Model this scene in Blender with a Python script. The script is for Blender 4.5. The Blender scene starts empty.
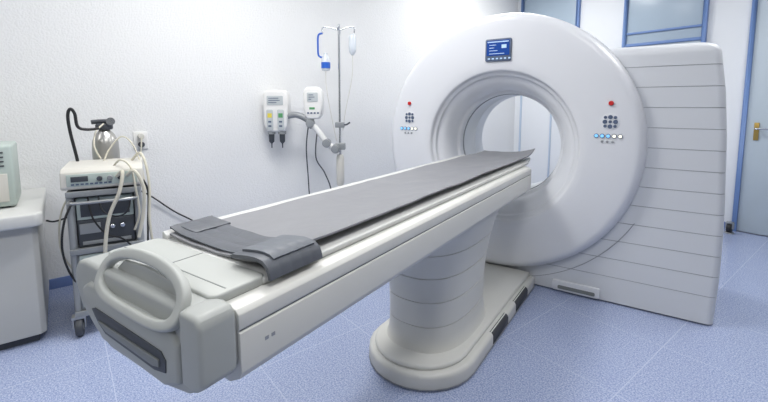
import bpy, bmesh, math, random
from mathutils import Matrix, Vector, noise
random.seed(4)
sc = bpy.context.scene
try:
    sc.view_settings.view_transform = 'Standard'
except Exception:
    pass

# ------------------------------------------------------------ materials
def lin(c):
    return tuple(((x/255)/12.92 if x/255 <= .04045 else (((x/255)+.055)/1.055)**2.4) for x in c) + (1,)

def mat(name, col, rough=.45, metal=0, var=.04, vscale=6, bump=0, bscale=80, spec=.5, emit=None, estr=0, alpha=1, trans=0):
    m = bpy.data.materials.new(name); m.use_nodes = True
    nt = m.node_tree; b = nt.nodes['Principled BSDF']
    b.inputs['Roughness'].default_value = rough
    b.inputs['Metallic'].default_value = metal
    b.inputs['Specular IOR Level'].default_value = spec
    tc = nt.nodes.new('ShaderNodeTexCoord')
    n = nt.nodes.new('ShaderNodeTexNoise'); n.inputs['Scale'].default_value = vscale; n.inputs['Detail'].default_value = 4
    nt.links.new(tc.outputs['Object'], n.inputs['Vector'])
    mx = nt.nodes.new('ShaderNodeMix'); mx.data_type = 'RGBA'
    c = lin(col)
    mx.inputs['A'].default_value = tuple(v*(1-var) for v in c[:3])+(1,)
    mx.inputs['B'].default_value = tuple(min(1, v*(1+var)) for v in c[:3])+(1,)
    nt.links.new(n.outputs['Fac'], mx.inputs['Factor'])
    nt.links.new(mx.outputs['Result'], b.inputs['Base Color'])
    if bump:
        n2 = nt.nodes.new('ShaderNodeTexNoise'); n2.inputs['Scale'].default_value = bscale; n2.inputs['Detail'].default_value = 3
        nt.links.new(tc.outputs['Object'], n2.inputs['Vector'])
        bp = nt.nodes.new('ShaderNodeBump'); bp.inputs['Strength'].default_value = bump; bp.inputs['Distance'].default_value = .01
        nt.links.new(n2.outputs['Fac'], bp.inputs['Height']); nt.links.new(bp.outputs['Normal'], b.inputs['Normal'])
    if emit:
        b.inputs['Emission Color'].default_value = lin(emit); b.inputs['Emission Strength'].default_value = estr
    if trans:
        b.inputs['Transmission Weight'].default_value = trans
    return m

M_wall = mat('wall_plaster', (226, 227, 227), .85, var=.015, vscale=2, bump=.42, bscale=85)
M_wall2 = mat('wall_paint', (226, 229, 232), .8, var=.01, bump=.1)
M_ceil = mat('ceiling_paint', (240, 240, 240), .9, var=.01)
M_gantry = mat('gantry_plastic', (216, 218, 222), .3, var=.01)
M_gantry2 = mat('gantry_side_plastic', (207, 210, 214), .4, var=.01)
M_liner = mat('bore_liner_plastic', (220, 223, 227), .35, var=.01)
M_groove = mat('seam_gap', (140, 144, 150), .6)
M_table = mat('table_plastic', (206, 206, 201), .45, var=.015)
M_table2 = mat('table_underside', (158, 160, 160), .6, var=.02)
M_cradle = mat('cradle_edge', (204, 205, 202), .5, var=.01, spec=.35)
M_cap = mat('end_cap_grey', (162, 165, 162), .48, var=.02)
M_capl = mat('end_cap_light', (174, 177, 173), .48, var=.02)
M_capd = mat('end_cap_dark', (124, 128, 127), .5, var=.02)
M_mat = mat('mattress_vinyl', (128, 129, 133), .5, var=.07, vscale=5, bump=.15, bscale=25)
M_cush = mat('cushion_vinyl', (84, 88, 95), .5, var=.08, bump=.2, bscale=30)
M_cushl = mat('cushion_piping', (98, 103, 110), .5)
M_black = mat('black_rubber', (58, 60, 64), .6)
M_dark = mat('dark_plastic', (66, 70, 76), .5)
M_blk = mat('black_cable', (28, 29, 32), .5)
M_white = mat('white_plastic', (228, 228, 226), .35, var=.01)
M_cream = mat('cream_plastic', (204, 202, 194), .45, var=.02)
M_grey = mat('grey_metal_paint', (140, 144, 147), .4, var=.02)
M_chrome = mat('chrome', (205, 208, 212), .22, metal=1)
M_steel = mat('brushed_steel', (170, 172, 172), .35, metal=.8)
M_tank = mat('cylinder_steel', (176, 175, 171), .3, metal=.7)
M_blue = mat('blue_frame_paint', (104, 132, 182), .4, var=.02)
M_bluel = mat('pale_blue_trim', (184, 198, 216), .4, var=.02)
M_base = mat('blue_baseboard', (112, 134, 184), .5, var=.02)
M_door = mat('door_panel', (182, 194, 203), .35, var=.02)
M_pane = mat('frosted_pane', (164, 180, 194), .25, var=.03)
M_red = mat('red_button', (190, 30, 30), .4)
M_yel = mat('yellow_label', (218, 202, 80), .5)
M_grn = mat('green_label', (85, 150, 100), .5)
M_blu = mat('blue_plastic', (40, 95, 190), .35)
M_key = mat('key_grey_blue', (84, 98, 122), .4)
M_screen = mat('screen_blue', (22, 55, 120), .2, emit=(30, 80, 170), estr=.35)
M_scrl = mat('screen_white', (170, 195, 220), .3, emit=(180, 205, 230), estr=.35)
M_led = mat('led_blue', (110, 175, 225), .3, emit=(140, 205, 250), estr=.7)
M_ledw = mat('led_white', (235, 235, 220), .3, emit=(255, 250, 225), estr=.7)
M_desk = mat('desk_laminate', (186, 187, 184), .5, var=.02)
M_deskt = mat('desk_top', (204, 205, 202), .4, var=.02)
M_boxg = mat('box_grey_green', (176, 188, 182), .5, var=.02)
M_lcd = mat('grey_lcd', (186, 192, 194), .3, var=.02)
M_hose = mat('hose_cream', (204, 200, 184), .5)
M_brass = mat('brass', (190, 160, 90), .3, metal=.8)
M_lamp = mat('lamp_diffuser', (255, 255, 255), .5, emit=(255, 255, 255), estr=5)
M_bag = mat('clear_plastic', (225, 232, 240), .2, trans=.3)

def floor_mat():
    m = bpy.data.materials.new('vinyl_floor'); m.use_nodes = True
    nt = m.node_tree; b = nt.nodes['Principled BSDF']; L = nt.links.new
    tc = nt.nodes.new('ShaderNodeTexCoord')
    n = nt.nodes.new('ShaderNodeTexNoise'); n.inputs['Scale'].default_value = 135; n.inputs['Detail'].default_value = 6; n.inputs['Roughness'].default_value = .75
    L(tc.outputs['Object'], n.inputs['Vector'])
    r = nt.nodes.new('ShaderNodeValToRGB')
    e = r.color_ramp.elements
    e[0].position = .40; e[0].color = lin((124, 138, 176))
    e[1].position = .60; e[1].color = lin((188, 197, 218))
    k = e.new(.5); k.color = lin((158, 170, 202))
    L(n.outputs['Fac'], r.inputs['Fac'])
    n3 = nt.nodes.new('ShaderNodeTexVoronoi'); n3.inputs['Scale'].default_value = 100
    L(tc.outputs['Object'], n3.inputs['Vector'])
    r3 = nt.nodes.new('ShaderNodeValToRGB'); r3.color_ramp.elements[0].position = .12; r3.color_ramp.elements[0].color = (.55, .61, .78, 1); r3.color_ramp.elements[1].position = .34; r3.color_ramp.elements[1].color = (1, 1, 1, 1)
    L(n3.outputs['Distance'], r3.inputs['Fac'])
    mu = nt.nodes.new('ShaderNodeMix'); mu.data_type = 'RGBA'; mu.blend_type = 'MULTIPLY'; mu.inputs['Factor'].default_value = .8
    L(r.outputs['Color'], mu.inputs['A']); L(r3.outputs['Color'], mu.inputs['B'])
    br = nt.nodes.new('ShaderNodeTexBrick'); br.offset = 0
    br.inputs['Scale'].default_value = 1; br.inputs['Brick Width'].default_value = .61; br.inputs['Row Height'].default_value = .61
    br.inputs['Mortar Size'].default_value = .0028; br.inputs['Mortar Smooth'].default_value = .3
    L(tc.outputs['Object'], br.inputs['Vector'])
    mf = nt.nodes.new('ShaderNodeMath'); mf.operation = 'MULTIPLY'; mf.inputs[1].default_value = .45
    L(br.outputs['Fac'], mf.inputs[0])
    mx = nt.nodes.new('ShaderNodeMix'); mx.data_type = 'RGBA'
    L(mf.outputs[0], mx.inputs['Factor']); L(mu.outputs['Result'], mx.inputs['A']); mx.inputs['B'].default_value = lin((202, 209, 226))
    L(mx.outputs['Result'], b.inputs['Base Color'])
    b.inputs['Roughness'].default_value = .2
    return m
M_floor = floor_mat()

# ------------------------------------------------------------ mesh tools
CT = Matrix.Identity(4)
PW = {}
def frame(x, y, z=0, ang=0):
    return Matrix.Translation((x, y, z)) @ Matrix.Rotation(math.radians(ang), 4, 'Z')

def finish(name, bm, m, parent=None, bevel=0, seg=3, sharp=40, label=None, bang=30, origin=None):
    bmesh.ops.remove_doubles(bm, verts=bm.verts, dist=1e-6)
    bmesh.ops.recalc_face_normals(bm, faces=bm.faces)
    if bevel:
        ed = [e for e in bm.edges if len(e.link_faces) == 2 and e.calc_face_angle(0) > math.radians(bang)]
        bmesh.ops.bevel(bm, geom=ed, offset=bevel, segments=seg, profile=.5, affect='EDGES', clamp_overlap=True)
    for f in bm.faces: f.smooth = True
    for e in bm.edges:
        if len(e.link_faces) == 2 and e.calc_face_angle(0) > math.radians(sharp): e.smooth = False
    vs = [v.co for v in bm.verts]
    c = Vector([(min(v[i] for v in vs)+max(v[i] for v in vs))/2 for i in range(3)])
    if origin is not None: c = Vector(origin)
    bmesh.ops.translate(bm, verts=bm.verts, vec=-c)
    me = bpy.data.meshes.new(name); bm.to_mesh(me); bm.free()
    me.materials.append(m)
    o = bpy.data.objects.new(name, me); sc.collection.objects.link(o)
    W = CT @ Matrix.Translation(c)
    if parent:
        o.parent = parent; o.matrix_parent_inverse = PW[parent.name].inverted()
    o.matrix_basis = W
    PW[o.name] = W.copy()
    if label: o['label'] = label
    return o

def empty(name, loc, label, cat):
    o = bpy.data.objects.new(name, None); sc.collection.objects.link(o)
    o.empty_display_size = .1
    W = CT @ Matrix.Translation(loc); o.matrix_basis = W; PW[o.name] = W.copy()
    if label: o['label'] = label; o['category'] = cat
    return o
def top(o, label, cat, group=None):
    o['label'] = label; o['category'] = cat
    if group: o['group'] = group
    return o
def struct(o):
    o['kind'] = 'structure'; return o

def addbox(bm, x0, x1, y0, y1, z0, z1):
    v = [bm.verts.new(p) for p in [(x0,y0,z0),(x1,y0,z0),(x1,y1,z0),(x0,y1,z0),(x0,y0,z1),(x1,y0,z1),(x1,y1,z1),(x0,y1,z1)]]
    for f in [(0,3,2,1),(4,5,6,7),(0,1,5,4),(1,2,6,5),(2,3,7,6),(3,0,4,7)]:
        bm.faces.new([v[i] for i in f])
def box(name, x0, x1, y0, y1, z0, z1, m, parent=None, bevel=.004, **k):
    bm = bmesh.new(); addbox(bm, x0, x1, y0, y1, z0, z1)
    return finish(name, bm, m, parent, bevel, **k)
def boxes(name, lst, m, parent=None, bevel=.003, **k):
    bm = bmesh.new()
    for b in lst: addbox(bm, *b)
    return finish(name, bm, m, parent, bevel, **k)

def addprism(bm, pts, ax, lo, hi):
    def P(a, b, h):
        return {'Y': (a, h, b), 'Z': (a, b, h), 'X': (h, a, b)}[ax]
    A = [bm.verts.new(P(a, b, lo)) for a, b in pts]; B = [bm.verts.new(P(a, b, hi)) for a, b in pts]
    n = len(pts)
    bm.faces.new(A); bm.faces.new(B[::-1])
    for i in range(n): bm.faces.new([A[i], A[(i+1) % n], B[(i+1) % n], B[i]])
def prism(name, pts, ax, lo, hi, m, parent=None, bevel=.004, **k):
    bm = bmesh.new(); addprism(bm, pts, ax, lo, hi)
    return finish(name, bm, m, parent, bevel, **k)

def addlathe(bm, prof, c, ax='Z', seg=48, closed=False):
    rings = []
    for pr in prof:
        r, h = pr[0], pr[1]; dzz = pr[2] if len(pr) > 2 else 0
        ring = []
        for i in range(seg):
            t = 2*math.pi*i/seg; a, b = r*math.cos(t), r*math.sin(t)
            p = {'Z': (a, b, h), 'Y': (a, h, b), 'X': (h, a, b)}[ax]
            ring.append(bm.verts.new((p[0]+c[0]-dzz*.5, p[1]+c[1], p[2]+c[2]+dzz)))
        rings.append(ring)
    n = len(rings)
    for j in range(n if closed else n-1):
        A, B = rings[j], rings[(j+1) % n]
        for i in range(seg):
            bm.faces.new([A[i], A[(i+1) % seg], B[(i+1) % seg], B[i]])
    if not closed:
        if prof[0][0] > 1e-4: bm.faces.new(rings[0])
        if prof[-1][0] > 1e-4: bm.faces.new(rings[-1])
def lathe(name, prof, c, m, parent=None, ax='Z', seg=48, closed=False, **k):
    bm = bmesh.new(); addlathe(bm, [(max(p[0], 1e-5) if not closed else p[0],)+tuple(p[1:]) for p in prof], c, ax, seg, closed)
    bmesh.ops.remove_doubles(bm, verts=bm.verts, dist=5e-5)
    bmesh.ops.dissolve_degenerate(bm, edges=bm.edges, dist=1e-6)
    return finish(name, bm, m, parent, **k)

def cyl(name, c, r, h, m, parent=None, ax='Z', seg=32, bev=.003, **k):
    return lathe(name, [(0, 0), (r-bev, 0), (r, bev), (r, h-bev), (r-bev, h), (0, h)], c, m, parent, ax, seg, **k)

def addtube(bm, pts, r, seg=10, sub=8, closed=False, flat=1):
    P = [Vector(p) for p in pts]; n = len(P); Q = []
    rng = range(n) if closed else range(n-1)
    for i in rng:
        if closed: p0, p1, p2, p3 = P[(i-1) % n], P[i], P[(i+1) % n], P[(i+2) % n]
        else: p0, p1, p2, p3 = P[max(i-1, 0)], P[i], P[i+1], P[min(i+2, n-1)]
        for s in range(sub):
            t = s/sub
            Q.append(.5*((2*p1)+(-p0+p2)*t+(2*p0-5*p1+4*p2-p3)*t*t+(-p0+3*p1-3*p2+p3)*t**3))
    if not closed: Q.append(P[-1])
    N = len(Q); up = None; rings = []
    for i in range(N):
        if closed: d = (Q[(i+1) % N]-Q[i-1]).normalized()
        else: d = (Q[min(i+1, N-1)]-Q[max(i-1, 0)]).normalized()
        if up is None:
            up = Vector((0, 0, 1)) if abs(d.z) < .9 else Vector((1, 0, 0))
        up = (up-d*up.dot(d)).normalized(); side = d.cross(up)
        rr = r(i/(N-1)) if callable(r) else r
        rings.append([bm.verts.new(Q[i]+rr*(math.cos(2*math.pi*k/seg)*side+math.sin(2*math.pi*k/seg)*flat*up)) for k in range(seg)])
    for j in range(N if closed else N-1):
        A, B = rings[j], rings[(j+1) % N]
        for i in range(seg): bm.faces.new([A[i], A[(i+1) % seg], B[(i+1) % seg], B[i]])
    if not closed: bm.faces.new(rings[0]); bm.faces.new(rings[-1])
def tube(name, pts, r, m, parent=None, seg=10, sub=8, closed=False, flat=1, **k):
    bm = bmesh.new(); addtube(bm, pts, r, seg, sub, closed, flat)
    return finish(name, bm, m, parent, **k)

def loft(name, secs, m, parent=None, n=2.6, seg=56, **k):
    bm = bmesh.new(); rings = []
    for (cx, cy, z, rx, ry) in secs:
        ring = []
        for i in range(seg):
            t = 2*math.pi*i/seg; c, s = math.cos(t), math.sin(t)
            ring.append(bm.verts.new((cx+rx*math.copysign(abs(c)**(2/n), c), cy+ry*math.copysign(abs(s)**(2/n), s), z)))
        rings.append(ring)
    for A, B in zip(rings, rings[1:]):
        for i in range(seg): bm.faces.new([A[i], A[(i+1) % seg], B[(i+1) % seg], B[i]])
    bm.faces.new(rings[0]); bm.faces.new(rings[-1])
    return finish(name, bm, m, parent, **k)

def rrect(x0, x1, y0, y1, r, n=5):
    pts = []
    for cx, cy, a0 in [(x1-r, y1-r, 0), (x0+r, y1-r, 90), (x0+r, y0+r, 180), (x1-r, y0+r, 270)]:
        for i in range(n+1):
            a = math.radians(a0+90*i/n); pts.append((cx+r*math.cos(a), cy+r*math.sin(a)))
    return pts

# ------------------------------------------------------------ room shell
ROOM = frame(-1.895, 6.489, 0, -17.6)
CT = ROOM
H = 3.15
struct(box('floor', -.2, 6.2, -9, .2, -.05, 0, M_floor, bevel=0, origin=(0, 0, 0)))
struct(box('ceiling', -.2, 6.2, -9, .2, H, H+.05, M_ceil, bevel=0))
struct(box('wall_left', -.2, 0, -9, .2, 0, H, M_wall, bevel=0))
struct(box('wall_back', 0, 6.2, 0, .2, 0, H, M_wall2, bevel=0))
struct(box('baseboard_left', 0, .012, -9, 0, 0, .075, M_base, bevel=.002))
struct(boxes('baseboard_back', [(0.012, 1.48, -.012, 0, 0, .075), (2.42, 2.68, -.012, 0, 0, .075)], M_base, bevel=.002))

def doorway(name, p0, p1, header, leaf_m, topz=3.0, w=.042):
    e = empty(name, ((p0+p1)/2, -.01, 0), None, None); struct(e)
    bars = [(p0, p0+w, -.05, 0, 0, topz), (p1-w, p1, -.05, 0, 0, topz), (p0+w, p1-w, -.05, 0, topz-w, topz)]
    bars.append((p0+w, p1-w, -.045, 0, header, header+.035))
    boxes('door_frame', bars, M_blue, e, bevel=.004)
    box('door_leaf', p0+w, p1-w, -.028, -.002, .01, header, leaf_m, e, bevel=.003)
    box('transom_panel', p0+w, p1-w, -.025, -.002, header+.035, topz-w, M_pane, e, bevel=.003)
    return e
wn = empty('window_1', (.52, -.01, 1.75), None, None); struct(wn)
boxes('window_frame', [(.08, .122, -.05, 0, 1.72, 3.0), (.928, .97, -.05, 0, 1.72, 3.0), (.122, .928, -.05, 0, 2.96, 3.0), (.122, .928, -.05, 0, 1.72, 1.76)], M_blue, wn, bevel=.004)
box('window_pane', .122, .928, -.025, -.002, 1.76, 2.96, M_pane, wn, bevel=.003)
struct(box('trim_2', .10, .125, -.02, 0, .075, 1.72, M_bluel, bevel=.003))
struct(box('trim_3', .60, .62, -.02, 0, .075, 1.72, M_bluel, bevel=.003))
doorway('door_2', 1.53, 2.38, 2.05, M_door)
struct(box('trim_1', 1.572, 2.338, -.043, -.0, 2.195, 2.22, M_blue, bevel=.003))
d3 = doorway('door_3', 2.74, 3.72, 2.6, M_door)
box('door_handle_plate', 2.845, 2.885, -.04, -.027, .98, 1.16, M_brass, d3, bevel=.003)
tube('door_handle', [(2.865, -.035, 1.10), (2.865, -.085, 1.10), (2.88, -.095, 1.10), (2.99, -.095, 1.10)], .010, M_chrome, d3)
ds = empty('door_stop', (2.76, -.17, 0), 'small black rubber wheel stop standing by the blue door frame', 'door stop')
cyl('rubber_wheel', (2.73, -.17, .055), .05, .04, M_blk, ds, ax='X')
boxes('bracket', [(2.715, 2.785, -.185, -.155, .05, .115), (2.72, 2.78, -.2, -.14, .11, .122)], M_steel, ds)
cyl('floor_plate', (2.75, -.17, 0), .045, .012, M_steel, ds)

for i, (px, py) in enumerate([(1.0, -1.5), (1.5, -4.6), (3.6, -1.9), (3.6, -5.0), (3.6, -7.6), (1.3, -7.6)]):
    o = box('ceiling_lamp', px-.3, px+.3, py-.6, py+.6, H-.03, H-.001, M_lamp, bevel=.004)
    top(o, 'flush white rectangular ceiling light panel', 'ceiling light', 'ceiling light panels')
    ld = bpy.data.lights.new('area', 'AREA'); ld.shape = 'RECTANGLE'; ld.size = .5; ld.size_y = 1.1; ld.energy = [29, 45, 24, 23, 12, 12][i]; ld.color = (1, .985, .955)
    lo = bpy.data.objects.new('area_light', ld); sc.collection.objects.link(lo)
    lo.matrix_world = ROOM @ Matrix.Translation((px, py, H-.05))

# desk
dk = empty('desk_cabinet', (.45, -6.6, 0), 'light grey laminate desk cabinet against the plaster wall', 'cabinet')
prism('cabinet_body', [(.03, -5.745), (.81, -5.745), (.835, -5.77), (.835, -7.6), (.03, -7.6)], 'Z', .05, .685, M_desk, dk, bevel=.004)
prism('worktop', [(.015, -5.715), (.87, -5.715), (.90, -5.745), (.90, -7.65), (.015, -7.65)], 'Z', .687, .76, M_deskt, dk, bevel=.012)
box('plinth', .03, .80, -7.58, -5.78, 0, .05, M_dark, dk)
box('door', .835, .85, -6.9, -6.25, .08, .67, M_desk, dk, bevel=.004)
bx = empty('equipment_box', (.5, -6.1, .76), 'pale grey-green equipment housing with vent slots on the desk', 'equipment')
box('housing', .30, .66, -6.35, -5.83, .77, 1.12, M_boxg, bx, bevel=.015)
boxes('vent_slots', [(.655, .664, -6.30, -5.87, z, z+.008) for z in (1.00, 1.025, 1.05, 1.075)], M_dark, bx, bevel=0)
box('front_panel', .66, .668, -6.33, -5.86, .80, .96, M_cream, bx)
box('foot_strip', .33, .63, -6.32, -6.28, .76, .77, M_black, bx)
box('foot_strip', .33, .63, -5.9, -5.86, .76, .77, M_black, bx)

OY = -5.11
wo = empty('wall_outlet', (0, OY, 1.06), 'white wall socket with plugs on the plaster wall', 'outlet')
box('socket_plate', .0, .012, OY-.05, OY+.05, .99, 1.13, M_white, wo)
cyl('plug', (.012, OY, 1.095), .022, .05, M_cream, wo, ax='X')
cyl('plug', (.012, OY, 1.03), .022, .04, M_dark, wo, ax='X')

CT = Matrix.Identity(4)
# ------------------------------------------------------------ gantry
CX, CZ = -.985, 1.06
g = empty('ct_gantry', (CX, 3.5, 0), 'white ring-shaped computed tomography scanner with ribbed side cover', 'ct scanner')
GX = -1.006
D = -.026
prof = [(.396, 3.34, D), (.397, 3.235, D), (.401, 3.222, D), (.408, 3.216, D), (.418, 3.212, D), (.424, 3.204, D), (.428, 3.165, D), (.440, 3.120, D), (.462, 3.082, D), (.486, 3.060, D), (.508, 3.048, D), (.520, 3.044, D), (.524, 3.038, D), (.526, 3.022, D), (.531, 3.017, D), (.545, 3.014, D), (.552, 3.006, D), (.555, 2.994, D), (.561, 2.985, D), (.570, 2.981, D),
        (.62, 2.978, D/2), (.70, 2.978), (.82, 2.979), (.885, 2.982), (.903, 2.984), (.920, 2.992), (.937, 3.012), (.948, 3.042), (.954, 3.08), (.956, 3.13), (.956, 3.34), (.91, 3.345), (.6, 3.345)]
lathe('front_cover', prof, (GX, 0, CZ), M_gantry, g, 'Y', 128, closed=True, sharp=38)
lathe('cover_seam', [(.955, 3.17), (.958, 3.17), (.958, 3.176), (.955, 3.176)], (GX, 0, CZ), M_groove, g, 'Y', 128, closed=True)
lathe('bore_liner', [(.394, 3.30, D), (.394, 3.52, D), (.390, 3.523, D), (.390, 3.545, D), (.394, 3.548, D), (.394, 3.70, D), (.41, 3.77, D), (.46, 3.86, D), (.53, 3.95, D), (.51, 3.92, D), (.47, 3.80, D), (.415, 3.7, D), (.41, 3.30, D)], (GX, 0, CZ), M_liner, g, 'Y', 96, closed=True, sharp=60)
lathe('bore_seam_ring', [(.3915, 3.275, D), (.3915, 3.29, D), (.397, 3.29, D), (.397, 3.275, D)], (GX, 0, CZ), M_grey, g, 'Y', 96, closed=True)
lathe('rear_housing', [(.49, 3.345), (.90, 3.345), (.90, 3.80), (.86, 3.92), (.80, 3.96), (.56, 3.96), (.50, 3.9)], (GX, 0, CZ), M_gantry2, g, 'Y', 96, closed=True, sharp=50)

def xr(z):
    K = [(0, .345), (.3, .357), (.61, .357), (1.14, .336), (1.43, .312), (1.72, .27)]
    for (a, b), (c, d) in zip(K, K[1:]):
        if z <= c:
            return b+(d-b)*(z-a)/(c-a)
    return K[-1][1]
def yf(z): return 3.062+.03*(z/1.7)**2
ZT = 1.715
def cover_row(z, xl, inset=0):
    X1, Y0 = xr(z)-inset, yf(z)+inset
    k = max(0, (z-(ZT-.06))/.06); X1 -= .06*(1-math.sqrt(max(0, 1-k*k)))
    Y0 += .03*(1-math.sqrt(max(0, 1-k*k)))
    c = .045
    pts = [(xl, Y0)] + [(X1-c+c*math.sin(a), Y0+c-c*math.cos(a)) for a in [math.radians(v) for v in (0, 15, 30, 45, 60, 75, 90)]] + [(X1, 3.80), (X1-.1, 3.88), (xl, 3.88)]
    return pts
bm = bmesh.new()
seams = [.185+.127*i for i in range(12)]
levels = []
zs = [.012]+seams+[ZT]
for i, (a, b) in enumerate(zip(zs, zs[1:])):
    a2 = a+(.0016 if i else 0); b2 = b-(.0016 if b < ZT else 0)
    if i: levels.append((a2, .003)); a2 += .0008
    n = 3 if b < ZT else 9
    for j in range(n+1):
        levels.append((a2+(b2-(.0008 if b < ZT else 0)-a2)*j/n, 0))
    if b < ZT: levels.append((b2, .003))
def xl_of(z): return -.72 if z < .33 else (-.60 if z < .44 else -.46)
prev = None
for z, ins in levels:
    ring = [bm.verts.new((x, y, z)) for x, y in cover_row(z, xl_of(z), ins)]
    if prev:
        n = len(ring)
        for i in range(n): bm.faces.new([prev[i], prev[(i+1) % n], ring[(i+1) % n], ring[i]])
    else: bm.faces.new(ring)
    prev = ring
bm.faces.new(prev)
finish('side_cover', bm, M_gantry2, g, sharp=35)
for z in seams:
    pts = cover_row(z, xl_of(z), .0022)
    bmz = bmesh.new(); addprism(bmz, pts, 'Z', z-.0014, z+.0014)
    finish('cover_seam', bmz, M_groove, g)
prism('base_cover', [(-1.70, .03), (-.718, .012), (-.718, .32), (-1.0, .30), (-1.4, .50), (-1.70, .62)], 'Y', 3.066, 3.88, M_gantry2, g, bevel=.004)
arc = [(GX+1.03*math.cos(math.radians(a)), 3.0625, CZ+1.03*math.sin(math.radians(a))) for a in range(-76, -24, 4)]
tube('curved_seam', arc, .002, M_groove, g, seg=6, sub=3)
prism('opposite_side_cover', [(-1.80, .03), (-1.45, .5), (-1.45, 1.55), (-1.62, 1.55), (-1.80, 1.2)], 'Y', 3.40, 3.88, M_gantry2, g, bevel=.01)
box('base_plinth', -1.65, .28, 3.16, 3.85, 0, .03, M_dark, g)
prism('kick_panel', rrect(-.58, -.27, .015, .088, .015), 'Y', 3.045, 3.08, M_gantry, g, bevel=.004)
prism('kick_panel_grip', rrect(-.54, -.30, .03, .055, .009), 'Y', 3.041, 3.046, M_capd, g, bevel=0)

dz = 1.745
disp = prism('display_bezel', rrect(CX-.112, CX+.078, dz-.085, dz+.075, .012), 'Y', 2.966, 3.0, M_key, g, bevel=.003)
scr = prism('display_screen', rrect(CX-.10, CX+.066, dz-.045, dz+.063, .004), 'Y', 2.963, 2.967, M_screen, disp, bevel=0)
L = [(CX-.094, CX+.06, 2.961, 2.964, dz+.048, dz+.055)]
for i, w in enumerate([.05, .035, .06]):
    L.append((CX-.08, CX-.08+w, 2.961, 2.964, dz+.028-i*.02, dz+.032-i*.02))
L += [(CX+.01, CX+.045, 2.961, 2.964, dz+.005, dz+.03), (CX-.08, CX+.03, 2.961, 2.964, dz-.034, dz-.030)]
boxes('screen_readout', L, M_scrl, disp, bevel=0)
boxes('display_key_row', [(CX-.09+i*.03, CX-.075+i*.03, 2.962, 2.967, dz-.072, dz-.062) for i in range(6)], M_scrl, disp, bevel=0)

def controls(cx, face):
    cp = prism('control_panel', rrect(cx-.055, cx+.055, 1.183, 1.290, .05), 'Y', face-.002, face+.03, M_gantry, g, bevel=.002)
    y1 = face-.002
    for dx, dzz, r in [(0, .030, .0135), (-.030, 0, .0135), (.030, 0, .0135), (0, -.030, .0135), (0, 0, .010), (-.028, .028, .010), (.028, .028, .010), (-.028, -.028, .010), (.028, -.028, .010)]:
        cyl('control_button', (cx+dx, y1-.005, 1.237+dzz), r, .008, M_key, cp, ax='Y', seg=16, bev=.0015)
    for i in range(5):
        cyl('indicator_ring', (cx-.075+i*.034, y1-.004, 1.145), .0145, .01, M_key, cp, ax='Y', seg=16, bev=.001)
        cyl('indicator_light', (cx-.075+i*.034, y1-.007, 1.145), .0105, .01, M_led if i < 3 else M_ledw, cp, ax='Y', seg=14, bev=.001)
    for i in range(3):
        cyl('key_dot', (cx-.04+i*.03, y1-.005, 1.108), .008, .01, M_grey, cp, ax='Y', seg=12, bev=.001)
    cyl('emergency_button', (cx, face-.014, 1.355), .015, .02, M_red, cp, ax='Y', seg=20)
controls(-.262, 2.979)
controls(-1.745, 2.979)

# ------------------------------------------------------------ patient table
tb = empty('patient_table', (CX, 2.05, 0), 'light grey motorised patient table on seamed pedestal entering the scanner ring', 'examination table')
def stadium(x0, x1, y0, y1, n=14):
    r = (x1-x0)/2; cx = (x0+x1)/2; p = []
    for i in range(n+1):
        a = math.pi+math.pi*i/n; p.append((cx+r*math.cos(a), y0+r+r*math.sin(a)*1.0))
    p += [(x1, y1), (x0, y1)]
    return p
prism('floor_base', stadium(-1.275, -.695, 1.55, 3.04), 'Z', 0, .085, M_table, tb, bevel=.022, seg=4)
prism('base_seam', stadium(-1.277, -.693, 1.548, 3.03), 'Z', .010, .014, M_groove, tb, bevel=0)
prism('base_step', stadium(-1.245, -.735, 1.585, 3.04), 'Z', .08, .108, M_table, tb, bevel=.016, seg=4)
for y0, y1 in [(2.12, 2.38), (2.55, 2.82)]:
    bm = bmesh.new()
    pathp = [(-.6955, .022), (-.6955, .062), (-.700, .073), (-.709, .081), (-.722, .0845)]
    addprism(bm, [(x+.004, z+.001) for x, z in pathp]+[(x-.004, z-.004) for x, z in pathp[::-1]], 'Y', y0, y1)
    finish('rubber_pad', bm, M_black, tb, bevel=.0012, seg=1)
secs = []
prf = [(.100, .236, .370), (.115, .224, .358), (.18, .215, .350), (.26, .213, .350), (.38, .216, .355), (.50, .226, .370), (.60, .243, .398), (.68, .262, .430), (.76, .287, .475)]
seam = [.235, .365, .495, .625]
def rad(z):
    for (a, b, c), (d, e, f) in zip(prf, prf[1:]):
        if z <= d:
            t = (z-a)/(d-a); return b+(e-b)*t, c+(f-c)*t
    return prf[-1][1:]
lv = sorted([(z, 0) for z, _, _ in prf]+[(s+k, 0) for s in seam for k in (-.0028, .0028)]+[(s+k, 1) for s in seam for k in (-.0020, .0020)])
for z, d in lv:
    a, b = rad(z); secs.append((CX-.018, 2.06, z, a-.004*d, b-.004*d))
loft('pedestal_column', secs, M_table, tb, n=2.6, seg=72, sharp=35)
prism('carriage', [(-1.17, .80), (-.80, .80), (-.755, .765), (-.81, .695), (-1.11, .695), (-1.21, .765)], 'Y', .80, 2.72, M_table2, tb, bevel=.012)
def body_sec():
    return [(-1.262, .770), (-1.277, .785), (-1.277, .915), (-1.24, .938), (-1.225, .938), (-1.22, .93), (-.742, .93), (-.706, .925), (-.696, .915), (-.695, .884), (-.699, .882), (-.699, .878), (-.694, .876), (-.692, .79), (-.700, .774), (-.735, .755), (-1.23, .755)]
prism('table_body', body_sec(), 'Y', .497, 2.80, M_table, tb, bevel=.003, seg=2, bang=20)
boxes('side_groove', [(-.7, -.6985, .50, 2.795, .8785, .8815)], M_capd, tb, bevel=0)
boxes('marking_plate', [(-.695, -.6922, .56+i*.018, .57+i*.018, .832, .840) for i in range(2)], M_groove, tb, bevel=0)
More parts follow.
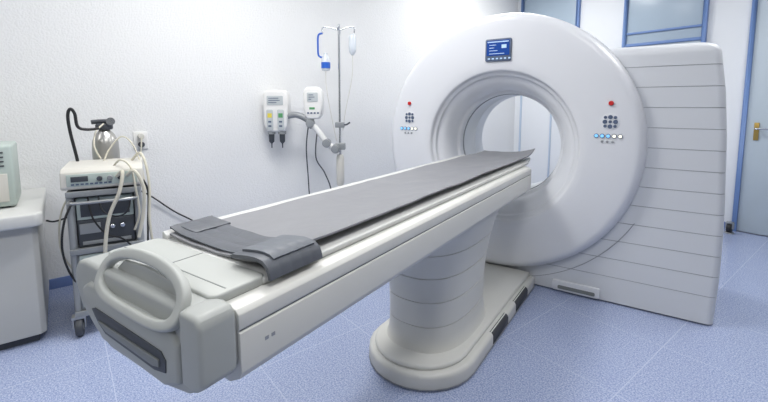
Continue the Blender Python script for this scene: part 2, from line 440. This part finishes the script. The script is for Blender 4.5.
prism('table_tip', [(-1.262, .78), (-1.262, .905), (-1.23, .928), (-.75, .928), (-.705, .912), (-.705, .79)], 'Y', 2.80, 2.86, M_table, tb, bevel=.012)
prism('cradle', [(-1.222, .60), (-.742, .60), (-.742, 2.9), (-.79, 3.15), (-.86, 3.26), (-1.11, 3.26), (-1.18, 3.15), (-1.222, 2.9)], 'Z', .931, .948, M_cradle, tb, bevel=.005)
prism('cradle_lip', [(-1.224, .944), (-1.224, .966), (-1.216, .970), (-1.200, .960), (-1.194, .946)], 'Y', .62, 2.9, M_cradle, tb, bevel=.002)
cap = [(-1.290, .87), (-1.288, .91), (-1.265, .937), (-1.22, .945), (-.76, .945), (-.715, .938), (-.70, .915), (-.698, .82), (-.71, .79), (-.76, .762), (-.84, .747), (-1.10, .742), (-1.18, .765), (-1.262, .815)]
ec = prism('end_cap', cap, 'Y', .415, .50, M_cap, tb, bevel=.024, seg=5)
prism('end_cap_top_panel', rrect(-1.23, -.745, .47, .615, .02), 'Z', .928, .952, M_capl, ec, bevel=.006)
boxes('panel_seam', [(-1.0, -.996, .475, .61, .951, .9528), (-1.22, -.76, .512, .515, .951, .9528)], M_capd, ec, bevel=0)
prism('corner_block', [(-.765, .79), (-.72, .785), (-.692, .805), (-.692, .93), (-.705, .946), (-.765, .946)], 'Y', .407, .490, M_cap, ec, bevel=.012, seg=4)
prism('lower_lip', [(-1.22, .84), (-1.12, .765), (-.83, .760), (-.77, .785), (-.77, .87), (-.80, .90), (-1.18, .90), (-1.22, .88)], 'Y', .405, .43, M_cap, ec, bevel=.010)
prism('dark_recess', [(-1.16, .838), (-1.13, .812), (-1.09, .793), (-.86, .788), (-.815, .797), (-.812, .825), (-.83, .840), (-1.14, .845)], 'Y', .4025, .407, M_dark, ec, bevel=.0008)
prism('recess_step', [(-1.12, .818), (-1.08, .803), (-.86, .799), (-.835, .805), (-.835, .820)], 'Y', .399, .404, M_capd, ec, bevel=.001)
def ring_plate(name, cx, y0, z0, W, Hh, w, th, tilt, m, parent):
    bm = bmesh.new(); N = 64
    def pt(a, rx, ry, off):
        c, s = math.cos(a), math.sin(a); n = 2.3 if s > 0 else 3.4
        if s < 0: ry = ry*.8
        dx = rx*math.copysign(abs(c)**(2/n), c); s_ = ry*math.copysign(abs(s)**(2/n), s)
        return (cx+dx, y0+s_*math.sin(tilt)+off*math.cos(tilt), z0+s_*math.cos(tilt)-off*math.sin(tilt))
    rs = []
    for rx, ry, off in [(W, Hh, 0), (W, Hh, th), (W-w, Hh-w, th), (W-w, Hh-w, 0)]:
        rs.append([bm.verts.new(pt(2*math.pi*i/N, rx, ry, off)) for i in range(N)])
    for k in range(4):
        A, B = rs[k], rs[(k+1) % 4]
        for i in range(N): bm.faces.new([A[i], A[(i+1) % N], B[(i+1) % N], B[i]])
    return finish(name, bm, m, parent, bevel=.006, seg=3, bang=45)
ring_plate('handle', -.950, .414, .944, .186, .078, .027, .022, .45, M_capl, ec)
prism('handle_web', [(-.950-.165, .885), (-.950-.155, .94), (-.950-.11, .972), (-.950, .980), (-.950+.11, .972), (-.950+.155, .94), (-.950+.165, .885), (-.950, .87)], 'Y', .442, .452, M_cap, ec, bevel=.003)

# mattress
def sheet(name, x0, x1, y0, y1, zfun, th, m, nx=20, ny=70, parent=None, xf=None):
    bm = bmesh.new(); T = []; B = []
    for j in range(ny+1):
        y = y0+(y1-y0)*j/ny; rt = []; rb = []
        for i in range(nx+1):
            s = i/nx; a, b = (x0, x1) if xf is None else xf(j/ny)
            x = a+(b-a)*s; z = zfun(s, j/ny, x, y)
            rt.append(bm.verts.new((x, y, z+th))); rb.append(bm.verts.new((x, y, z)))
        T.append(rt); B.append(rb)
    for j in range(ny):
        for i in range(nx):
            bm.faces.new([T[j][i], T[j][i+1], T[j+1][i+1], T[j+1][i]])
            bm.faces.new([B[j][i], B[j+1][i], B[j+1][i+1], B[j][i+1]])
    for j in range(ny):
        bm.faces.new([T[j][0], T[j+1][0], B[j+1][0], B[j][0]]); bm.faces.new([T[j][nx], B[j][nx], B[j+1][nx], T[j+1][nx]])
    for i in range(nx):
        bm.faces.new([T[0][i], B[0][i], B[0][i+1], T[0][i+1]]); bm.faces.new([T[ny][i], T[ny][i+1], B[ny][i+1], B[ny][i]])
    return finish(name, bm, m, parent, sharp=50)
def mz(s, t, x, y):
    e = abs(2*s-1)
    lift = .024 if s > .5 else .012
    z = .9495+lift*e**2.4+.004*noise.noise(Vector((x*5, y*3, 0)))
    z += .005*max(0, noise.noise(Vector((x*12, y*7, 4))))
    if t > .93: z += .03*((t-.93)/.07)**2*(.5+s)
    return max(z, .9485)
def mxf(t):
    k = max(0, (t-.93)/.07)
    return (-1.190+.05*k, -.766+.014*k)
m_ = sheet('mattress', -1.2, -.765, .625, 3.12, mz, .006, M_mat, xf=mxf, nx=28)
top(m_, 'long grey vinyl mattress lying on the patient table', 'mattress')
ch = empty('positioning_cushion', (CX, .70, .965), 'dark grey ribbed vinyl wrap with squared folded cushion on the mattress', 'cushion')
def cz(s, t, x, y):
    return .961+.019*abs(2*s-1)**2.5+.005*noise.noise(Vector((x*9, y*9, 2)))+.002*abs(math.sin(t*math.pi*3))
def cxf(t): return (-1.205, -.80-.01*t)
sheet('ribbed_sheet', -1.205, -.80, .635, .775, cz, .004, M_cush, nx=30, ny=60, parent=ch, xf=cxf)
def fold(name, path, y0, y1, th, skew=0, mm=None, ribs=0):
    bm = bmesh.new(); n = len(path); rows = []; J = 48 if ribs else 8
    for j in range(J+1):
        y = y0+(y1-y0)*j/J
        ro = []; ri = []
        rb = .0012*abs(math.sin(math.pi*ribs*j/J)) if ribs else 0
        for i, (x, z) in enumerate(path):
            a = Vector(path[max(i-1, 0)]); b = Vector(path[min(i+1, n-1)]); d = (b-a).normalized(); nn = Vector((-d.y, d.x))
            w = .002*noise.noise(Vector((x*12, y*12, 7)))
            yy = y+skew*(i/(n-1)); h = th/2+rb
            ro.append(bm.verts.new((x+nn.x*h, yy, z+nn.y*h+w))); ri.append(bm.verts.new((x-nn.x*th/2, yy, z-nn.y*th/2+w)))
        rows.append(ro+ri[::-1])
    m2 = len(rows[0])
    for A, B in zip(rows, rows[1:]):
        for i in range(m2): bm.faces.new([A[i], A[(i+1) % m2], B[(i+1) % m2], B[i]])
    bm.faces.new(rows[0]); bm.faces.new(rows[-1])
    return finish(name, bm, mm or M_cush, ch, bevel=0 if ribs else .0015, seg=2, bang=50)
fold('folded_cushion', [(-.862, .974), (-.855, .977), (-.83, .980), (-.80, .984), (-.77, .986), (-.748, .983), (-.734, .973), (-.728, .960), (-.725, .944)], .60, .775, .009, .004, ribs=5)
fold('folded_cushion', [(-.845, .987), (-.83, .989), (-.80, .993), (-.77, .995), (-.750, .992), (-.738, .984)], .622, .76, .006, .006, M_cushl, ribs=4)
fold('side_flap', [(-1.234, .968), (-1.225, .976), (-1.20, .980), (-1.16, .974), (-1.12, .970)], .65, .77, .006, .015)

# ------------------------------------------------------------ injector stand
CT = frame(-2.51, 2.98, 0, 33.95-90)
st = empty('drip_stand', (0, 0, 0), 'chrome drip stand on castors with hooks beside the plaster wall', 'drip stand')
tube('pole', [(0, 0, .08), (0, 0, 1), (0, 0, 2.08)], .011, M_chrome, st, sub=2)
boxes('stand_foot', [(-.26, .26, -.018, .018, .06, .085), (-.018, .018, -.26, .26, .06, .085)], M_grey, st)
for a, b in [(-.25, 0), (.25, 0), (0, -.25), (0, .25)]:
    cyl('castor', (a, b-.012, .03), .03, .024, M_black, st, ax='Y', seg=16)
tube('hook_bar', [(0, -.15, 2.00), (0, -.15, 2.05), (0, -.09, 2.055), (0, 0, 2.03), (0, .08, 2.055), (0, .14, 2.05), (0, .14, 2.0)], .006, M_chrome, st)
tube('hook_bar', [(-.1, 0, 2.01), (-.1, 0, 2.05), (-.05, 0, 2.055), (0, 0, 2.03), (.05, 0, 2.055), (.1, 0, 2.05), (.1, 0, 2.01)], .006, M_chrome, st)
lathe('pole_clamp', [(0, .57), (.03, .57), (.038, .6), (.038, .84), (.03, .87), (0, .87)], (0, .0, 0), M_cream, st, seg=24)
box('clamp_block', -.03, .05, -.04, .045, 1.13, 1.18, M_grey, st)
box('clamp_block', -.03, .04, -.045, .05, .92, .98, M_grey, st)
tube('clamp_lever', [(.03, .03, 1.155), (.05, .07, 1.16), (.05, .10, 1.18)], .008, M_dark, st)
bh = empty('blue_bottle_holder', (0, -.14, 1.65), 'blue wire holder with small bottle hanging from the drip stand', 'bottle holder')
tube('holder_loop', [(0, -.15, 2.0), (0, -.19, 1.98), (0, -.195, 1.88), (0, -.19, 1.80), (0, -.15, 1.78), (0, -.115, 1.80)], .009, M_blu, bh)
lathe('bottle', [(0, 1.66), (.034, 1.66), (.042, 1.68), (.042, 1.77), (.018, 1.80), (.018, 1.82), (0, 1.82)], (0, -.125, 0), M_bag, bh, seg=20)
lathe('bottle_band', [(.0435, 1.68), (.0435, 1.735), (.042, 1.735), (.042, 1.68)], (0, -.125, 0), M_blu, bh, seg=20, closed=True)
tube('drip_line', [(0, -.125, 1.66), (.01, -.12, 1.5), (.02, -.07, 1.2), (.02, -.03, 1.0)], .003, M_cream, bh)
ib = empty('infusion_bottle', (0, .13, 1.78), 'small clear infusion bottle hanging from the drip stand', 'infusion bottle')
lathe('bottle', [(0, 1.80), (.012, 1.80), (.03, 1.83), (.034, 1.85), (.034, 1.96), (.02, 1.99), (0, 1.995)], (0, .125, 0), M_bag, ib, seg=20)
tube('drip_line', [(0, .125, 1.80), (.01, .12, 1.6), (.02, .06, 1.3), (.02, .03, 1.1)], .003, M_cream, ib)

ij = empty('contrast_injector', (0.06, -.3, .9), 'white dual-head contrast injector on a jointed grey arm', 'medical injector')
tube('jointed_arm', [(.05, -.48, 1.24), (.05, -.40, 1.25), (.05, -.32, 1.22), (.05, -.27, 1.18)], .030, M_grey, ij)
tube('jointed_arm', [(.05, -.27, 1.17), (.05, -.2, 1.10), (.05, -.12, .99), (.04, -.05, .93)], .028, M_white, ij)
for p in [(.05, -.27, 1.17), (.05, -.12, .985), (.04, -.04, .93)]:
    lathe('arm_joint', [(0, -.05), (.036, -.045), (.045, 0), (.036, .045), (0, .05)], p, M_grey, ij, ax='X', seg=24)
def head(y0, y1, z0, z1, big):
    cy = (y0+y1)/2
    if big:
        pts = [(y0+.03, z0+.01), (y0+.06, z0), (y1-.06, z0), (y1-.03, z0+.01), (y1-.008, z0+.06), (y1, z0+.20), (y1, z1-.05), (y1-.015, z1-.015), (y1-.05, z1), (y0+.05, z1), (y0+.015, z1-.015), (y0, z1-.05), (y0, z0+.20), (y0+.008, z0+.06)]
    else:
        pts = [(y0+.04, z0), (y1-.04, z0), (y1-.012, z0+.03), (y1, z0+.12), (y1, z1-.07), (y1-.02, z1-.02), (y1-.05, z1), (y0+.04, z1-.005), (y0+.01, z1-.03), (y0, z1-.07), (y0+.005, z0+.10), (y0+.012, z0+.03)]
    h = prism('injector_head', pts, 'X', -.06, .09, M_white, ij, bevel=.022, seg=4, bang=60)
    prism('head_screen', rrect(y0+.04, y1-.04, z1-.14, z1-.055, .01), 'X', .088, .094, M_lcd, h, bevel=.001)
    boxes('head_readout', [(.093, .096, y0+.055, y1-.08, z1-.08, z1-.074), (.093, .096, y0+.055, y1-.07, z1-.10, z1-.094), (.093, .096, y0+.055, y1-.10, z1-.12, z1-.114)], M_key, h, bevel=0)
    if big:
        for dy in (-.05, .05):
            prism('syringe_bay', rrect(cy+dy-.030, cy+dy+.030, z0+.02, z0+.21, .014), 'X', .084, .098, M_lcd, h, bevel=.002)
            lathe('syringe', [(0, z0-.15), (.005, z0-.15), (.006, z0-.11), (.024, z0-.09), (.026, z0-.03), (.026, z0+.02), (0, z0+.02)], (.05, cy+dy, 0), M_dark, h, seg=20)
            lathe('syringe_collar', [(.0265, z0-.02), (.036, z0-.02), (.036, z0+.01), (.0265, z0+.01)], (.05, cy+dy, 0), M_grey, h, seg=20, closed=True)
            box('colour_label', .097, .099, cy+dy-.020, cy+dy+.020, z0+.135, z0+.175, M_yel if dy < 0 else M_grn, h, bevel=0)
            box('bay_key', .097, .101, cy+dy-.014, cy+dy+.014, z0+.05, z0+.065, M_key, h, bevel=0)
            box('bay_key', .097, .101, cy+dy-.014, cy+dy+.014, z0+.09, z0+.105, M_key, h, bevel=0)
    else:
        boxes('key_row', [(.088, .093, cy-.05+i*.03, cy-.032+i*.03, z0+.05, z0+.065) for i in range(4)], M_key, h, bevel=0)
        box('colour_label', .088, .092, cy-.03, cy+.02, z0+.09, z0+.11, M_grn, h, bevel=0)
        lathe('mount', [(0, z0-.09), (.022, z0-.09), (.022, z0+.01), (0, z0+.01)], (.03, cy-.02, 0), M_grey, h, seg=16)
head(-.70, -.47, 1.09, 1.48, True)
head(-.33, -.15, 1.21, 1.51, False)
tube('injector_cable', [(.05, -.29, 1.14), (.06, -.31, .95), (.06, -.30, .7), (.05, -.28, .4), (.02, -.2, .1), (-.05, -.1, .02)], .006, M_dark, ij)
tube('injector_cable', [(.05, -.21, 1.08), (.07, -.22, .85), (.06, -.14, .7), (.04, -.08, .5), (.03, -.06, .1)], .006, M_dark, ij)

# ------------------------------------------------------------ trolley
CT = frame(-2.83, 1.08, 0, -25.8)
YL, YR = -.15, .21
tr = empty('equipment_trolley', (0, .03, 0), 'grey wheeled equipment trolley with shelves beside the wall', 'trolley')
for x in (-.16, .16):
    for y in (YL+.015, YR-.015):
        tube('post', [(x, y, .10), (x, y, .5), (x, y, .845)], .017, M_grey, tr, sub=2)
        lathe('castor', [(0, -.018), (.048, -.018), (.054, -.010), (.054, .010), (.048, .018), (0, .018)], (x, y, .054), M_dark, tr, ax='Y', seg=24)
        lathe('castor_hub', [(0, -.021), (.02, -.021), (.02, .021), (0, .021)], (x, y, .054), M_grey, tr, ax='Y', seg=16)
        boxes('castor_fork', [(x-.014, x+.014, y-.032, y-.024, .05, .11), (x-.014, x+.014, y+.024, y+.032, .05, .11), (x-.024, x+.024, y-.034, y+.034, .108, .125)], M_steel, tr, bevel=.001)
for z in (.13, .50, .835):
    boxes('shelf', [(-.18, .18, YL, YR, z, z+.018), (.17, .185, YL, YR, z-.01, z+.022)], M_grey, tr)
box('drawer_unit', -.17, .165, YL+.03, YR-.03, .15, .495, M_grey, tr, bevel=.006)
for z in (.17, .335):
    dr = box('drawer', .165, .175, YL+.04, YR-.04, z, z+.145, M_boxg, tr, bevel=.003)
    box('drawer_grip', .175, .185, -.04, .10, z+.10, z+.115, M_grey, dr, bevel=.002)
for y0 in (YL+.028, YR-.034):
    box('side_panel', -.15, .15, y0, y0+.006, .52, .83, M_grey, tr, bevel=.001)
tube('push_handle', [(.17, YL+.02, .80), (.22, YL+.02, .80), (.24, YL+.08, .80), (.24, YR-.08, .80), (.22, YR-.02, .80), (.17, YR-.02, .80)], .009, M_steel, tr)
dv = empty('monitor_device', (0, .03, .86), 'cream tabletop medical device with control knobs on the trolley top', 'medical device')
bmx = bmesh.new()
addprism(bmx, [(-.18, .866), (.17, .866), (.18, .88), (.168, .965), (.14, .985), (-.18, .995)], 'Y', YL-.02, YR+.02)
finish('device_case', bmx, M_cream, dv, bevel=.01)
box('device_panel', .172, .181, YL+.01, YR-.01, .885, .955, M_boxg, dv, bevel=.003)
box('device_readout', .180, .184, YL+.03, YL+.11, .912, .942, M_dark, dv, bevel=.001)
for i in range(3):
    cyl('knob', (.18, YL+.165+i*.05, .925), .014, .02, M_grey if i % 2 else M_dark, dv, ax='X', seg=16)
boxes('device_keys', [(.180, .184, YL+.03+i*.022, YL+.045+i*.022, .893, .902) for i in range(9)], M_key, dv, bevel=0)
box('device_foot', -.15, -.12, YL+.02, YR-.02, .854, .866, M_black, dv, bevel=0)
box('device_foot', .10, .13, YL+.02, YR-.02, .854, .866, M_black, dv, bevel=0)
dv2 = empty('dark_instrument', (0, .03, .518), 'dark grey rack instrument on the trolley middle shelf', 'medical device')
box('instrument_case', -.14, .15, YL+.038, YR-.038, .52, .68, M_dark, dv2, bevel=.008)
boxes('instrument_front', [(.15, .156, YL+.05, YL+.15, .60, .66), (.15, .156, YL+.06, YR-.06, .535, .555)], M_grey, dv2, bevel=.001)
for y in (.06, .11):
    cyl('knob', (.15, y, .63), .013, .02, M_chrome, dv2, ax='X', seg=16)
dv3 = empty('grey_power_unit', (0, .03, .68), 'pale grey unit with dark front stacked on the instrument', 'medical device')
box('unit_case', -.14, .15, YL+.04, YR-.04, .682, .81, M_boxg, dv3, bevel=.006)
box('unit_front', .15, .155, YL+.06, YR-.06, .70, .79, M_dark, dv3, bevel=.001)
gc = empty('gas_cylinder', (-.30, .02, 0), 'steel oxygen cylinder with regulator standing behind the trolley', 'gas cylinder')
lathe('tank', [(0, .0), (.07, .0), (.078, .02), (.078, 1.05), (.074, 1.10), (.058, 1.145), (.035, 1.17), (.025, 1.19), (0, 1.19)], (-.30, .02, 0), M_tank, gc, seg=32)
lathe('neck_collar', [(0, 1.18), (.045, 1.18), (.05, 1.19), (.05, 1.212), (.04, 1.222), (0, 1.222)], (-.30, .02, 0), M_dark, gc, seg=24)
tube('valve', [(-.30, -.05, 1.23), (-.30, .02, 1.235), (-.30, .08, 1.23)], .015, M_dark, gc)
lathe('gauge', [(0, -.01), (.026, -.01), (.026, .012), (0, .012)], (-.26, .06, 1.235), M_chrome, gc, ax='X', seg=20)
tube('gooseneck_arm', [(-.14, -.11, .86), (-.14, -.12, 1.0), (-.14, -.145, 1.18), (-.14, -.15, 1.28), (-.14, -.135, 1.32), (-.14, -.115, 1.29), (-.14, -.105, 1.21), (-.15, -.06, 1.19), (-.17, 0, 1.195)], .009, M_blk, tr)
for pts, r, mm in [
    ([(.19, .10, .93), (.24, .13, .96), (.26, .11, .85), (.25, .05, .70), (.24, .02, .5), (.2, .03, .36)], .010, M_hose),
    ([(.19, .15, .93), (.24, .19, .96), (.25, .23, .86), (.24, .22, .70), (.23, .19, .56)], .010, M_hose),
    ([(-.05, .17, .99), (.0, .22, 1.04), (.05, .25, .96), (.08, .26, .80), (.1, .25, .6), (.1, .28, .3)], .008, M_hose),
    ([(-.1, .02, .99), (-.12, .05, 1.06), (-.12, .12, 1.14), (-.1, .18, 1.09), (-.05, .22, .96), (0, .24, .8)], .005, M_hose),
    ([(.12, .08, .98), (.15, .12, 1.02), (.20, .17, .98), (.22, .19, .85), (.21, .20, .7), (.2, .17, .6)], .006, M_hose),
    ([(.17, .0, .82), (.21, .02, .74), (.22, .08, .70), (.21, .14, .72), (.18, .16, .80)], .005, M_blk),
    ([(.17, -.05, .82), (.20, -.03, .70), (.21, .03, .60), (.20, .10, .56), (.18, .15, .50)], .005, M_blk),
    ([(.17, -.12, .8), (.2, -.16, .7), (.2, -.18, .55), (.18, -.16, .4), (.16, -.1, .25)], .006, M_blk),
    ([(.0, .21, .9), (.02, .25, .8), (.06, .24, .6), (.08, .23, .4)], .006, M_blk),
    ([(-.15, .0, 1.0), (-.16, -.03, 1.08), (-.2, -.02, 1.17), (-.26, .02, 1.22)], .005, M_hose),
    ([(.0, -.15, .82), (.03, -.20, .7), (.05, -.21, .5), (.03, -.16, .35)], .005, M_hose)]:
    tube('hose', pts, r, mm, tr, seg=8)
CT = ROOM
c1 = tube('power_cable', [(.45, -5.25, .80), (.2, -5.2, .72), (.05, -5.07, .61), (.03, -4.9, .45), (.03, -4.73, .32), (.04, -4.5, .1), (.05, -4.3, .008)], .006, M_blk)
top(c1, 'thin black power cable hanging along the wall', 'cable')
c2 = tube('power_cable', [(.3, -5.72, .58), (.27, -5.68, .56), (.27, -5.6, .58), (.32, -5.5, .64)], .006, M_blk)
top(c2, 'thin black cable between desk and trolley', 'cable')
c3 = tube('plug_cable', [(.06, OY, 1.09), (.08, OY-.01, 1.0), (.1, OY-.03, .88), (.14, OY-.08, .78)], .005, M_hose)
top(c3, 'cream cable running from the wall socket down to the trolley', 'cable')
CT = Matrix.Identity(4)

# ------------------------------------------------------------ camera, world
cam = bpy.data.cameras.new('camera'); co = bpy.data.objects.new('camera', cam); sc.collection.objects.link(co)
cam.sensor_width = 36; cam.lens = 36*409/768; cam.shift_y = -53/768; cam.clip_start = .02
co.location = (0, 0, 1.35)
co.rotation_euler = (math.radians(90-6.14), 0, math.radians(33.95))
sc.camera = co
w = bpy.data.worlds.new('world'); sc.world = w; w.use_nodes = True
bg = w.node_tree.nodes['Background']; bg.inputs['Color'].default_value = (.99, .995, 1, 1); bg.inputs['Strength'].default_value = .24
